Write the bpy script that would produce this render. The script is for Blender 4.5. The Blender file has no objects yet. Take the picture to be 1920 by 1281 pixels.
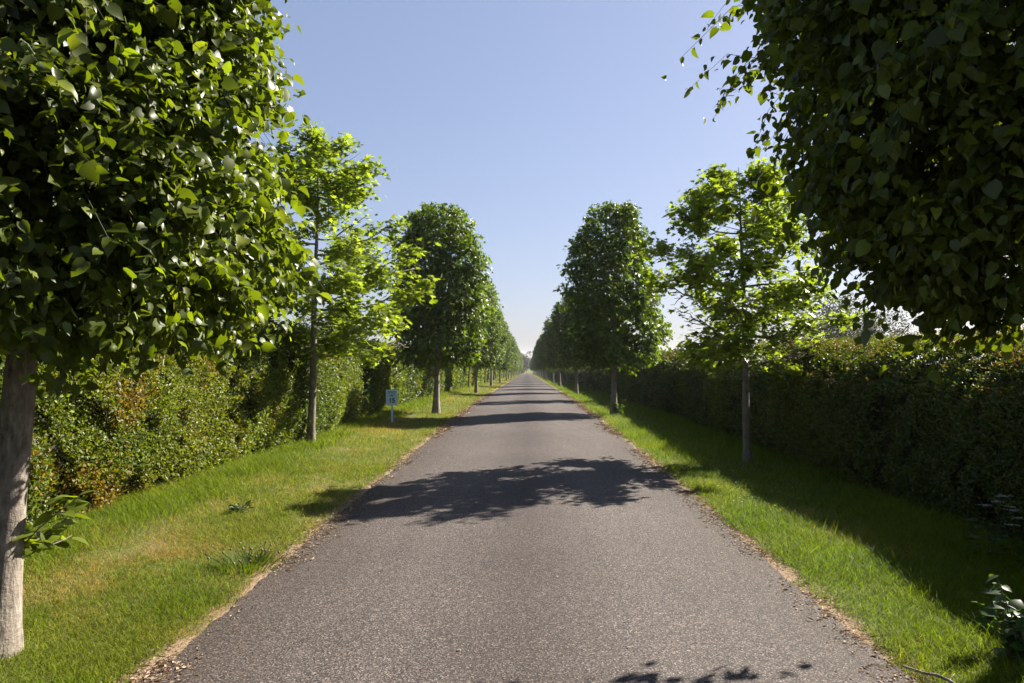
import bpy, math
import numpy as np
from mathutils import Vector

R = math.radians
rngG = np.random.default_rng(11)
scene = bpy.context.scene
COL = scene.collection

# ------------------------------------------------------------------ terrain
ROAD_W = 2.06

def sstep(a, b, x):
    t = np.clip((np.asarray(x, float) - a) / (b - a), 0, 1)
    return t * t * (3 - 2 * t)

def prof(y):
    """Lengthwise profile of the lane: level near by, then a gentle fall."""
    y = np.asarray(y, float)
    a, b, s, e, f = 8., 40., -.020, 345., 420.
    z = np.where(y > a, s * (np.minimum(y, b) - a) ** 2 / (2 * (b - a)), 0.)
    z = z + np.where(y > b, s * (np.minimum(y, e) - b), 0.)
    t = np.clip(y, e, f) - e
    z = z + s * (t - t * t / (2 * (f - e)))
    return z

def gz(x, y):
    x = np.asarray(x, float)
    c = np.where(np.abs(x) < ROAD_W, .05 * (1 - (x / ROAD_W) ** 2), 0.)
    c = c + .10 * sstep(ROAD_W, 4.2, -x) - .12 * sstep(ROAD_W, 4.2, x)
    return prof(y) + c

def gzf(x, y):
    return float(gz(x, y))

def nz(p, seed, scale, n=9):
    r = np.random.default_rng(seed)
    k = r.normal(size=(n, p.shape[1])) * scale
    ph = r.uniform(0, 6.283, n)
    return np.sin(p @ k.T + ph).mean(1) * 2.0

def nrm(v):
    return v / np.maximum(np.linalg.norm(v, axis=-1, keepdims=True), 1e-9)

# ------------------------------------------------------------------ meshes
class MB:
    """Collects polygons; build() links them as ONE mesh object."""
    def __init__(s):
        s.v, s.l, s.n, s.c = [], [], [], []
        s.nv = 0
    def add(s, verts, loops, sizes, col=None):
        verts = np.asarray(verts, float).reshape(-1, 3)
        s.v.append(verts)
        s.l.append(np.asarray(loops, np.int64) + s.nv)
        s.n.append(np.asarray(sizes, np.int64))
        if col is None:
            col = (1, 1, 1)
        col = np.asarray(col, float)
        if col.ndim == 1:
            col = np.tile(col, (len(verts), 1))
        s.c.append(col)
        s.nv += len(verts)
    def box(s, lo, hi, col=None):
        x0, y0, z0 = lo; x1, y1, z1 = hi
        v = [(x0,y0,z0),(x1,y0,z0),(x1,y1,z0),(x0,y1,z0),(x0,y0,z1),(x1,y0,z1),(x1,y1,z1),(x0,y1,z1)]
        s.add(v, [0,3,2,1, 4,5,6,7, 0,1,5,4, 1,2,6,5, 2,3,7,6, 3,0,4,7], [4]*6, col)
    def tube(s, pts, rad, sides=8, col=None, rough=0., seed=0, cap=True):
        pts = np.asarray(pts, float); rad = np.asarray(rad, float)
        n = len(pts)
        t = nrm(np.gradient(pts, axis=0))
        ref = np.array([1., 0, 0]) if abs(t[0, 0]) < .8 else np.array([0, 1., 0])
        u = nrm(np.cross(t, ref)); w = np.cross(t, u)
        a = np.arange(sides) / sides * 2 * np.pi
        rr = rad[:, None] * np.ones(sides)
        if rough:
            q = np.stack([np.repeat(np.arange(n) * .8, sides), np.tile(np.cos(a) * 1.6, n), np.tile(np.sin(a) * 1.6, n)], 1)
            rr = rr * (1 + rough * nz(q, seed, 1.0).reshape(n, sides))
        v = pts[:, None] + rr[..., None] * (np.cos(a)[None, :, None] * u[:, None] + np.sin(a)[None, :, None] * w[:, None])
        i = np.arange(n - 1)[:, None] * sides; j = np.arange(sides)[None]; k = (j + 1) % sides
        q = np.stack([i + j, i + k, i + sides + k, i + sides + j], -1).reshape(-1, 4)
        loops = list(q.ravel()); sizes = [4] * len(q)
        if cap:
            loops += list(range((n - 1) * sides, n * sides)); sizes.append(sides)
        s.add(v.reshape(-1, 3), loops, sizes, col)
    def build(s, name, mat, parent=None, smooth=False):
        me = bpy.data.meshes.new(name)
        v = np.concatenate(s.v); l = np.concatenate(s.l); n = np.concatenate(s.n); c = np.concatenate(s.c)
        me.vertices.add(len(v)); me.vertices.foreach_set('co', v.astype(np.float32).ravel())
        me.loops.add(len(l)); me.loops.foreach_set('vertex_index', l.astype(np.int32))
        me.polygons.add(len(n))
        st = np.concatenate([[0], np.cumsum(n)[:-1]])
        me.polygons.foreach_set('loop_start', st.astype(np.int32))
        me.polygons.foreach_set('use_smooth', np.full(len(n), smooth, bool))
        at = me.attributes.new('col', 'FLOAT_COLOR', 'POINT')
        at.data.foreach_set('color', np.concatenate([c, np.ones((len(c), 1))], 1).astype(np.float32).ravel())
        me.update(calc_edges=True)
        me.materials.append(mat)
        o = bpy.data.objects.new(name, me); COL.objects.link(o)
        if parent is not None:
            o.parent = parent
        return o

# leaf templates: (verts, loops, sizes); y runs along the leaf, x across, z is its upper side
def T(v, faces):
    return np.array(v, float), np.array([i for f in faces for i in f]), np.array([len(f) for f in faces])
HEART = T([(0,0,0),(0,.34,.02),(0,.7,0),(0,1.08,-.12),
           (-.24,-.10,.03),(-.46,.16,.10),(-.44,.50,.09),(-.20,.84,.00),
           (.24,-.10,.03),(.46,.16,.10),(.44,.50,.09),(.20,.84,.00)],
          [(0,1,5,4),(1,2,6,5),(2,7,6),(2,3,7),(0,8,9,1),(1,9,10,2),(2,10,11),(2,11,3)])
HEART2 = T([(0,0,0),(0,.34,-.06),(0,.68,-.03),(0,1.02,-.30),
           (-.20,-.10,.03),(-.34,.16,.20),(-.33,.50,.17),(-.16,.84,-.06),
           (.20,-.10,.03),(.40,.16,.12),(.37,.50,.10),(.18,.84,-.10)],
          [(0,1,5,4),(1,2,6,5),(2,7,6),(2,3,7),(0,8,9,1),(1,9,10,2),(2,10,11),(2,11,3)])
KITE = T([(0,0,0),(-.33,.45,.10),(0,1,-.08),(.33,.45,.10)], [(0,2,1),(0,3,2)])
OVAL = T([(0,0,0),(-.30,.30,.07),(-.24,.72,.05),(0,1,-.06),(.24,.72,.05),(.30,.30,.07)], [(0,3,2,1),(0,5,4,3)])
_st = [(0,0),(-.30,.02),(-.52,.16),(-.27,.34),(-.50,.66),(-.17,.60),(0,1.05),(.17,.60),(.50,.66),(.27,.34),(.52,.16),(.30,.02)]
STAR = T([(0,.32,.0)] + [(x, y, .16*abs(x)-.10*max(0,y-.6)) for x, y in _st],
         [(0, 1 + (i + 1) % 12, 1 + i) for i in range(12)])
BLADE = T([(-.5,0,0),(.5,0,0),(.36,.55,.10),(-.36,.55,.10),(0,1,.42)], [(0,1,2,3),(3,2,4)])
SPIKE = T([(-.5,0,0),(.5,0,0),(0,1,.25)], [(0,1,2)])

def leaves(mb, tpl, base, axis, normal, size, col, width=None):
    tv, tl, ts = tpl
    N = len(base)
    if N == 0: return
    a = nrm(axis); s = nrm(np.cross(a, normal)); n = np.cross(s, a)
    size = np.broadcast_to(size, (N,)); w = size if width is None else np.broadcast_to(width, (N,))
    v = (base[:, None] + (w[:, None] * tv[None, :, 0])[..., None] * s[:, None]
         + (size[:, None] * tv[None, :, 1])[..., None] * a[:, None]
         + (size[:, None] * tv[None, :, 2])[..., None] * n[:, None])
    nv = len(tv)
    loops = (np.arange(N)[:, None] * nv + tl[None]).ravel()
    mb.add(v.reshape(-1, 3), loops, np.tile(ts, N), np.repeat(col, nv, 0))

# ------------------------------------------------------------------ scene graph helpers
def tag(o, label=None, cat=None, group=None, kind=None):
    if label: o['label'] = label
    if cat: o['category'] = cat
    if group: o['group'] = group
    if kind: o['kind'] = kind
    return o

def empty(name, loc, rz=0., scale=1.):
    o = bpy.data.objects.new(name, None); COL.objects.link(o)
    o.empty_display_size = .3
    o.location = loc; o.rotation_euler = (0, 0, rz)
    o.scale = scale if isinstance(scale, tuple) else (scale,) * 3
    return o

def copy_tree(o, parent=None):
    c = o.copy(); COL.objects.link(c)
    if parent is not None: c.parent = parent
    for ch in list(o.children):
        copy_tree(ch, c)
    return c

# ------------------------------------------------------------------ materials
def new_mat(name):
    m = bpy.data.materials.new(name); m.use_nodes = True
    nt = m.node_tree; nt.nodes.clear()
    out = nt.nodes.new('ShaderNodeOutputMaterial')
    return m, nt, out

def N(nt, typ, **kw):
    n = nt.nodes.new(typ)
    for k, v in kw.items():
        if k.startswith('i_'):
            n.inputs[k[2:].replace('_', ' ')].default_value = v
        else:
            setattr(n, k, v)
    return n

def ramp(nt, src, stops, interp='LINEAR'):
    r = nt.nodes.new('ShaderNodeValToRGB'); r.color_ramp.interpolation = interp
    e = r.color_ramp.elements
    while len(e) < len(stops): e.new(.5)
    for el, (p, c) in zip(e, stops):
        el.position = p; el.color = (*c, 1) if len(c) == 3 else c
    nt.links.new(src, r.inputs[0])
    return r.outputs[0]

def mix(nt, fac, a, b, mode='MIX'):
    m = nt.nodes.new('ShaderNodeMix'); m.data_type = 'RGBA'; m.blend_type = mode
    for sock, v in ((m.inputs[0], fac), (m.inputs[6], a), (m.inputs[7], b)):
        if hasattr(v, 'is_linked'): nt.links.new(v, sock)
        elif isinstance(v, (int, float)): sock.default_value = v
        else: sock.default_value = (*v, 1)
    return m.outputs[2]

ALB = .77      # overall reflectance of the foliage

def leaf_mat(name, trans=.42, rough=.38, tcol=(1.5, 1.7, .55), under=None, spec=.42):
    m, nt, out = new_mat(name); L = nt.links.new
    at = N(nt, 'ShaderNodeAttribute', attribute_name='col')
    acol = mix(nt, 1., at.outputs['Color'], (ALB,) * 3, 'MULTIPLY')
    base = acol
    if under is not None:
        g = N(nt, 'ShaderNodeNewGeometry')
        base = mix(nt, g.outputs['Backfacing'], base, mix(nt, .55, acol, tuple(ALB * u for u in under)))
    p = N(nt, 'ShaderNodeBsdfPrincipled'); p.inputs['Roughness'].default_value = rough
    p.inputs['Specular IOR Level'].default_value = spec
    L(base, p.inputs['Base Color'])
    t = N(nt, 'ShaderNodeBsdfTranslucent')
    L(mix(nt, 1., acol, tcol, 'MULTIPLY'), t.inputs['Color'])
    ms = N(nt, 'ShaderNodeMixShader'); ms.inputs[0].default_value = trans
    L(p.outputs[0], ms.inputs[1]); L(t.outputs[0], ms.inputs[2]); L(ms.outputs[0], out.inputs[0])
    return m

def bark_mat(name, c0, c1, c2, zs=.35, scale=26., bump=.6):
    m, nt, out = new_mat(name); L = nt.links.new
    tc = N(nt, 'ShaderNodeTexCoord')
    mp = N(nt, 'ShaderNodeMapping'); mp.inputs['Scale'].default_value = (1, 1, zs)
    L(tc.outputs['Object'], mp.inputs[0])
    n1 = N(nt, 'ShaderNodeTexNoise', i_Scale=scale, i_Detail=7., i_Roughness=.65); L(mp.outputs[0], n1.inputs['Vector'])
    n2 = N(nt, 'ShaderNodeTexNoise', i_Scale=6., i_Detail=4.); L(tc.outputs['Object'], n2.inputs['Vector'])
    mp2 = N(nt, 'ShaderNodeMapping'); mp2.inputs['Scale'].default_value = (1, 1, 2.2)
    L(tc.outputs['Object'], mp2.inputs[0])
    n3 = N(nt, 'ShaderNodeTexNoise', i_Scale=9., i_Detail=5., i_Roughness=.7); L(mp2.outputs[0], n3.inputs['Vector'])
    ca = ramp(nt, n1.outputs[0], [(.30, c0), (.52, c1), (.72, c2)])
    cb = mix(nt, ramp(nt, n2.outputs[0], [(.40, (0, 0, 0)), (.65, (.6, .6, .6))]), ca, c1)
    cc = mix(nt, ramp(nt, n3.outputs[0], [(.56, (0, 0, 0)), (.72, (.6, .6, .6))]), cb, c0)
    p = N(nt, 'ShaderNodeBsdfPrincipled'); p.inputs['Roughness'].default_value = .85
    L(cc, p.inputs['Base Color'])
    ad = N(nt, 'ShaderNodeMath', operation='ADD'); L(n1.outputs[0], ad.inputs[0]); L(n3.outputs[0], ad.inputs[1])
    b = N(nt, 'ShaderNodeBump'); b.inputs['Strength'].default_value = bump; b.inputs['Distance'].default_value = .012
    L(ad.outputs[0], b.inputs['Height']); L(b.outputs[0], p.inputs['Normal'])
    L(p.outputs[0], out.inputs[0])
    return m

def plain(name, c, rough=.6, spec=.4):
    m, nt, out = new_mat(name); L = nt.links.new
    tc = N(nt, 'ShaderNodeTexCoord')
    n = N(nt, 'ShaderNodeTexNoise', i_Scale=18., i_Detail=5.); L(tc.outputs['Object'], n.inputs['Vector'])
    p = N(nt, 'ShaderNodeBsdfPrincipled'); p.inputs['Roughness'].default_value = rough
    p.inputs['Specular IOR Level'].default_value = spec
    L(ramp(nt, n.outputs[0], [(.3, tuple(x * .82 for x in c)), (.7, c)]), p.inputs['Base Color'])
    L(p.outputs[0], out.inputs[0])
    return m

M_LIME = leaf_mat('lime_leaf', .48, .42, (1.75, 1.8, .40), (.17, .23, .10), .32)
M_PLANE = leaf_mat('plane_leaf', .62, .42, (1.55, 1.65, .55), (.16, .22, .08))
M_HEDGE = leaf_mat('hedge_leaf', .38, .50, (1.5, 1.5, .5))
M_GRASS = leaf_mat('grass_blade', .45, .60, (1.4, 1.5, .40), None, .14)
M_FAR = leaf_mat('far_leaf', .35, .55, (1.4, 1.5, .6), None, .3)
M_BARK = bark_mat('lime_bark', (.050, .038, .029), (.20, .165, .130), (.36, .31, .26), .30, 30., 1.)
M_PBARK = bark_mat('plane_bark', (.055, .045, .034), (.15, .125, .09), (.25, .215, .16), .5, 20.)
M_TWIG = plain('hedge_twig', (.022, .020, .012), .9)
M_SHOOT = plain('lime_twig', (.060, .048, .022), .7)
M_LITTER = leaf_mat('dry_leaf', .15, .7, (1.2, 1.1, .8), None, .2)

def ground_mat():
    m, nt, out = new_mat('verge_soil'); L = nt.links.new
    tc = N(nt, 'ShaderNodeTexCoord')
    n1 = N(nt, 'ShaderNodeTexNoise', i_Scale=1.3, i_Detail=6., i_Roughness=.6); L(tc.outputs['Object'], n1.inputs['Vector'])
    n2 = N(nt, 'ShaderNodeTexNoise', i_Scale=45., i_Detail=5., i_Roughness=.7); L(tc.outputs['Object'], n2.inputs['Vector'])
    grass = mix(nt, ramp(nt, n2.outputs[0], [(.35, (0,)*3), (.65, (1,)*3)]), (.035, .045, .010), (.120, .140, .030))
    dry = mix(nt, ramp(nt, n2.outputs[0], [(.35, (0,)*3), (.65, (1,)*3)]), (.10, .070, .032), (.27, .20, .105))
    g = mix(nt, ramp(nt, n1.outputs[0], [(.52, (0,)*3), (.68, (.55,)*3)]), grass, dry)
    sx = N(nt, 'ShaderNodeSeparateXYZ'); L(tc.outputs['Object'], sx.inputs[0])
    ab = N(nt, 'ShaderNodeMath', operation='ABSOLUTE'); L(sx.outputs[0], ab.inputs[0])
    n3 = N(nt, 'ShaderNodeTexNoise', i_Scale=5., i_Detail=4.); L(tc.outputs['Object'], n3.inputs['Vector'])
    ml = N(nt, 'ShaderNodeMath', operation='MULTIPLY_ADD'); ml.inputs[1].default_value = -.5
    L(n3.outputs[0], ml.inputs[0]); L(ab.outputs[0], ml.inputs[2])
    e = ramp(nt, ml.outputs[0], [(0, (1,)*3), (.01, (1,)*3)])
    mr = N(nt, 'ShaderNodeMapRange'); mr.inputs['From Min'].default_value = 1.86; mr.inputs['From Max'].default_value = 2.0
    mr.inputs['To Min'].default_value = 1.; mr.inputs['To Max'].default_value = 0.
    L(ml.outputs[0], mr.inputs[0])
    soil = mix(nt, ramp(nt, n2.outputs[0], [(.3, (0,)*3), (.7, (1,)*3)]), (.10, .066, .042), (.36, .255, .165))
    ey = N(nt, 'ShaderNodeMath', operation='LESS_THAN'); ey.inputs[1].default_value = 344.; L(sx.outputs[1], ey.inputs[0])
    em = N(nt, 'ShaderNodeMath', operation='MULTIPLY'); L(ey.outputs[0], em.inputs[0]); L(mr.outputs[0], em.inputs[1])
    c = mix(nt, em.outputs[0], g, soil)
    p = N(nt, 'ShaderNodeBsdfPrincipled'); p.inputs['Roughness'].default_value = .95
    p.inputs['Specular IOR Level'].default_value = .1
    L(c, p.inputs['Base Color'])
    b = N(nt, 'ShaderNodeBump'); b.inputs['Strength'].default_value = .7; b.inputs['Distance'].default_value = .02
    L(n2.outputs[0], b.inputs['Height']); L(b.outputs[0], p.inputs['Normal'])
    L(p.outputs[0], out.inputs[0])
    return m

def road_mat():
    m, nt, out = new_mat('asphalt'); L = nt.links.new
    tc = N(nt, 'ShaderNodeTexCoord')
    v = N(nt, 'ShaderNodeTexVoronoi', i_Scale=110.); L(tc.outputs['Object'], v.inputs['Vector'])
    v2 = N(nt, 'ShaderNodeTexVoronoi', i_Scale=48.); L(tc.outputs['Object'], v2.inputs['Vector'])
    n2 = N(nt, 'ShaderNodeTexNoise', i_Scale=78., i_Detail=5., i_Roughness=.8); L(tc.outputs['Object'], n2.inputs['Vector'])
    n1 = N(nt, 'ShaderNodeTexNoise', i_Scale=.9, i_Detail=6., i_Roughness=.6); L(tc.outputs['Object'], n1.inputs['Vector'])
    sc = N(nt, 'ShaderNodeSeparateColor'); L(v.outputs['Color'], sc.inputs[0])
    stone = ramp(nt, sc.outputs[0], [(0, (.055, .047, .042)), (.42, (.116, .097, .085)), (.8, (.182, .154, .137)), (1, (.34, .295, .265))])
    gap = ramp(nt, v.outputs['Distance'], [(.42, (0,)*3), (.75, (1,)*3)])
    c = mix(nt, gap, stone, (.028, .024, .023))
    pit = ramp(nt, n2.outputs[0], [(.40, (1,)*3), (.48, (0,)*3)])
    c = mix(nt, pit, c, (.030, .026, .025))
    # worn wheel tracks, browner edges, oilier middle
    sx = N(nt, 'ShaderNodeSeparateXYZ'); L(tc.outputs['Object'], sx.inputs[0])
    ab = N(nt, 'ShaderNodeMath', operation='ABSOLUTE'); L(sx.outputs[0], ab.inputs[0])
    w = N(nt, 'ShaderNodeMath', operation='MULTIPLY_ADD'); w.inputs[1].default_value = .5
    L(n1.outputs[0], w.inputs[0]); L(ab.outputs[0], w.inputs[2])
    dv = N(nt, 'ShaderNodeMath', operation='DIVIDE'); dv.inputs[1].default_value = 2.6; L(w.outputs[0], dv.inputs[0])
    tr = ramp(nt, dv.outputs[0], [(.08, (.56, .52, .515)), (.20, (.66, .625, .615)), (.38, (.88, .855, .845)), (.62, (.84, .81, .795)), (.86, (.66, .60, .55)), (.97, (.82, .67, .54))])
    c = mix(nt, 1., c, tr, 'MULTIPLY')
    n4 = N(nt, 'ShaderNodeTexNoise', i_Scale=.35, i_Detail=5.); L(tc.outputs['Object'], n4.inputs['Vector'])
    c = mix(nt, 1., c, ramp(nt, n4.outputs[0], [(.35, (.88,)*3), (.65, (1.1,)*3)]), 'MULTIPLY')
    p = N(nt, 'ShaderNodeBsdfPrincipled'); p.inputs['Roughness'].default_value = .85
    p.inputs['Specular IOR Level'].default_value = .22
    L(c, p.inputs['Base Color'])
    h = N(nt, 'ShaderNodeMath', operation='ADD'); L(n2.outputs[0], h.inputs[0]); L(sc.outputs[1], h.inputs[1])
    b = N(nt, 'ShaderNodeBump'); b.inputs['Strength'].default_value = .6; b.inputs['Distance'].default_value = .005
    L(h.outputs[0], b.inputs['Height']); L(b.outputs[0], p.inputs['Normal'])
    L(p.outputs[0], out.inputs[0])
    return m

# ------------------------------------------------------------------ ground and road
def grid(name, xs, ys, zf, mat, jit=None):
    mb = MB()
    X, Y = np.meshgrid(xs, ys)
    if jit is not None: X = jit(X, Y)
    Z = zf(X, Y)
    nx, ny = len(xs), len(ys)
    i = np.arange(ny - 1)[:, None] * nx; j = np.arange(nx - 1)[None]
    q = np.stack([i + j, i + j + 1, i + nx + j + 1, i + nx + j], -1).reshape(-1)
    mb.add(np.stack([X, Y, Z], -1).reshape(-1, 3), q, [4] * ((nx - 1) * (ny - 1)))
    return mb.build(name, mat, None, True)

gx = np.concatenate([[-1200, -800, -300, -120, -50, -20, -10], np.arange(-6, -2, .25), np.linspace(-ROAD_W, ROAD_W, 9), np.arange(2.25, 6.1, .25), [10, 20, 50, 120, 300, 800, 1200]])
gy = np.concatenate([[-400, -100, -40, -15, -6], np.arange(-2, 60, 1.), np.arange(60, 440, 6.), [450, 520, 700, 1200, 2500]])
tag(grid('ground', gx, gy, lambda x, y: gz(x, y) - .03 * (np.abs(x) < 1.7), ground_mat()), 'grassy soil under the verges and fields', 'ground', None, 'structure')

ry = np.concatenate([np.arange(-30, 0, 1.), np.arange(0, 14, .04), np.arange(14, 40, .15), np.arange(40, 345, 1.5)])
rx = np.concatenate([[-ROAD_W - .0], np.linspace(-1.85, 1.85, 11), [ROAD_W]])
def road_edge(X, Y):
    e = (np.abs(X) > 2.0)
    j = nz(np.stack([Y.ravel(), X.ravel() * 3], 1), 5, 3.5).reshape(X.shape) * .035 + nz(np.stack([Y.ravel(), X.ravel() * 3], 1), 6, 16.).reshape(X.shape) * .022
    return X + np.where(e, j, 0)
tag(grid('road', rx, ry, lambda x, y: gz(np.clip(x, -ROAD_W, ROAD_W), y) + .010, road_mat(), road_edge), 'straight grey asphalt drive running between the trees', 'road', None, 'structure')

# ------------------------------------------------------------------ grass
def make_grass():
    r = np.random.default_rng(21)
    mbn, = (MB(),)
    zones = [(3.0, 5.5, 14000, .9), (5.5, 8., 10500, 1.05), (8., 12., 5600, 1.35), (12., 18., 2300, 1.8), (18., 28., 1000, 2.6), (28., 45., 420, 3.8), (45, 80, 140, 6.), (80, 160, 40, 11.), (160, 340, 12, 20.)]
    for y0, y1, dens, ws in zones:
        for side in (-1, 1):
            lmax = 4.75
            xm = min(lmax, .76 * y1 + .5)
            A = (y1 - y0) * (xm - ROAD_W)
            n = int(A * dens)
            x = r.uniform(ROAD_W - .03, xm, n); y = r.uniform(y0, y1, n)
            P2 = np.stack([side * x, y], 1)
            d = x - ROAD_W
            keep = x < .76 * y + .6
            edge = .05 + .07 * nz(P2, 31, 3.0) + .06 * nz(P2, 32, 11.)
            keep &= (d > edge) | (r.random(n) < .10)
            tuft = nz(P2, 33, 5.5) * .5 + nz(P2, 34, 1.7) * .5
            keep &= r.random(n) < np.clip(.85 + .5 * tuft, .25, 1)
            x, y, d, P2, tuft = x[keep], y[keep], d[keep], P2[keep], tuft[keep]; n = len(x)
            dry = .5 * nz(P2, 35, .9) + .38 * nz(P2, 36, 3.2) + .25 * nz(P2, 37, 9.) + r.normal(0, .34, n)
            dry += (.12 if side < 0 else -.42) + .40 * np.exp(-d / .22) - .55 * sstep(1.3, 2.2, d)
            isdry = dry > .34
            h = (.036 if side < 0 else .050) * (1 + .45 * tuft + .4 * sstep(.35, -.3, dry)) * r.uniform(.40, 1.5, n)
            h *= 1 + (.8 if side < 0 else .7) * sstep(1.55, 2.25, d + .25 * nz(P2, 38, 2.5))
            h *= np.where(r.random(n) < .05, 2.0, 1.) * np.clip(.45 + d / .25, .45, 1)
            h *= ws ** .25
            az = r.uniform(0, 6.283, n); lean = r.uniform(.15, .95, n)
            wind = np.stack([.12 + .2 * nz(P2, 39, 4.5), .2 * nz(P2, 40, 4.5)], 1)
            ax = np.stack([np.cos(az) * lean + wind[:, 0], np.sin(az) * lean + wind[:, 1], np.ones(n)], 1)
            a2 = az + r.normal(0, .6, n)
            no = np.stack([np.cos(a2), np.sin(a2), .2 * np.ones(n)], 1)
            g = np.array([.205, .245, .014]) if side < 0 else np.array([.190, .250, .012])
            t = r.random(n)[:, None]; u = np.clip(.5 + .5 * nz(P2, 41, 2.2), 0, 1)[:, None]
            c = g * (.32 + 1.05 * t ** 1.3) * (1 - (u - .35) * np.array([.35, .12, .0]))
            cd = np.array([.43, .335, .115]) * (.40 + .85 * r.random(n))[:, None]
            orange = (nz(P2, 42, 1.1) + r.normal(0, .2, n) > .25)[:, None]
            cd = np.where(orange, cd * np.array([1.0, .82, .7]), cd)
            c = np.where(isdry[:, None], cd, c)
            z = gz(side * x, y) - .004
            leaves(mbn, BLADE if y1 <= 12 else SPIKE, np.stack([side * x, y, z], 1), ax, no, h * (1.15 if y1 > 12 else 1), c,
                   .0031 * ws ** .85 * r.uniform(.7, 1.3, n))
    # long tufts against the hedge feet
    for side, n, hx in ((-1, 26000, 4.05), (1, 9000, 4.5)):
        y = r.uniform(4.5, 40, n) ** 1; y = 4.5 + (y - 4.5) * r.random(n) ** 1.0
        x = hx + r.normal(0, .22, n)
        P2 = np.stack([side * x, y], 1)
        k = nz(P2, 51, 1.6) + r.normal(0, .25, n) > .0
        x, y = x[k], y[k]; n = len(x)
        az = r.uniform(0, 6.283, n)
        ax = np.stack([np.cos(az) * .5, np.sin(az) * .5, np.ones(n)], 1)
        no = np.stack([np.cos(az), np.sin(az), .2 * np.ones(n)], 1)
        c = np.array([.165, .225, .016]) * r.uniform(.55, 1.35, (n, 1))
        leaves(mbn, BLADE, np.stack([side * x, y, gz(side * x, y)], 1), ax, no, r.uniform(.07, .22, n), c, .005 * np.clip(y / 8, .9, 3))
    o = mbn.build('grass', M_GRASS)
    tag(o, 'mown verge grass, partly dried to straw, along both sides of the drive', 'grass', None, 'stuff')
make_grass()

def make_litter():
    r = np.random.default_rng(61); mb = MB()
    n = 24000
    y = 3.4 + 40 * r.random(n) ** 2.0
    side = np.where(r.random(n) < .5, -1, 1)
    d = np.abs(r.normal(0, .11, n)) * np.where(r.random(n) < .55, 1, -1) * .9
    x = ROAD_W - .02 + d
    P2 = np.stack([x * side, y], 1)
    k = nz(P2, 62, 3.) + r.normal(0, .35, n) > -.15
    x, y, side = x[k], y[k], side[k]; n = len(x)
    az = r.uniform(0, 6.283, n)
    ax = np.stack([np.cos(az), np.sin(az), r.normal(0, .18, n)], 1)
    no = np.stack([r.normal(0, .35, n), r.normal(0, .35, n), np.ones(n)], 1)
    base = np.array([[.50, .36, .24], [.38, .26, .165], [.50, .38, .27], [.26, .17, .11]])[r.integers(0, 4, n)]
    c = base * r.uniform(.55, 1.1, (n, 1))
    z = gz(x * side, y) + .014 + .004 * r.random(n)
    thin = r.random(n) < .35
    s = r.uniform(.008, .030, n) * np.clip(y / 9, 1, 2.0)
    leaves(mb, KITE, np.stack([x * side, y, z], 1)[~thin], ax[~thin], no[~thin], s[~thin], c[~thin])
    leaves(mb, KITE, np.stack([x * side, y, z], 1)[thin], ax[thin], no[thin], s[thin] * 2.6, c[thin], s[thin] * .35)
    # a few stray leaves and chips lying out on the asphalt
    n = 90
    y = 3.5 + 16 * r.random(n) ** 1.5; x = r.uniform(-1.9, 1.9, n)
    az = r.uniform(0, 6.283, n)
    leaves(mb, KITE, np.stack([x, y, gz(x, y) + .016], 1), np.stack([np.cos(az), np.sin(az), .1 * np.ones(n)], 1),
           np.tile([.1, .1, 1.], (n, 1)), r.uniform(.010, .030, n), np.array([.45, .37, .24]) * r.uniform(.6, 1.2, (n, 1)))
    tag(mb.build('leaf_litter', M_LITTER), 'dry leaf scraps and chips along the edges of the drive', 'leaf litter', None, 'stuff')
make_litter()

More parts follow.
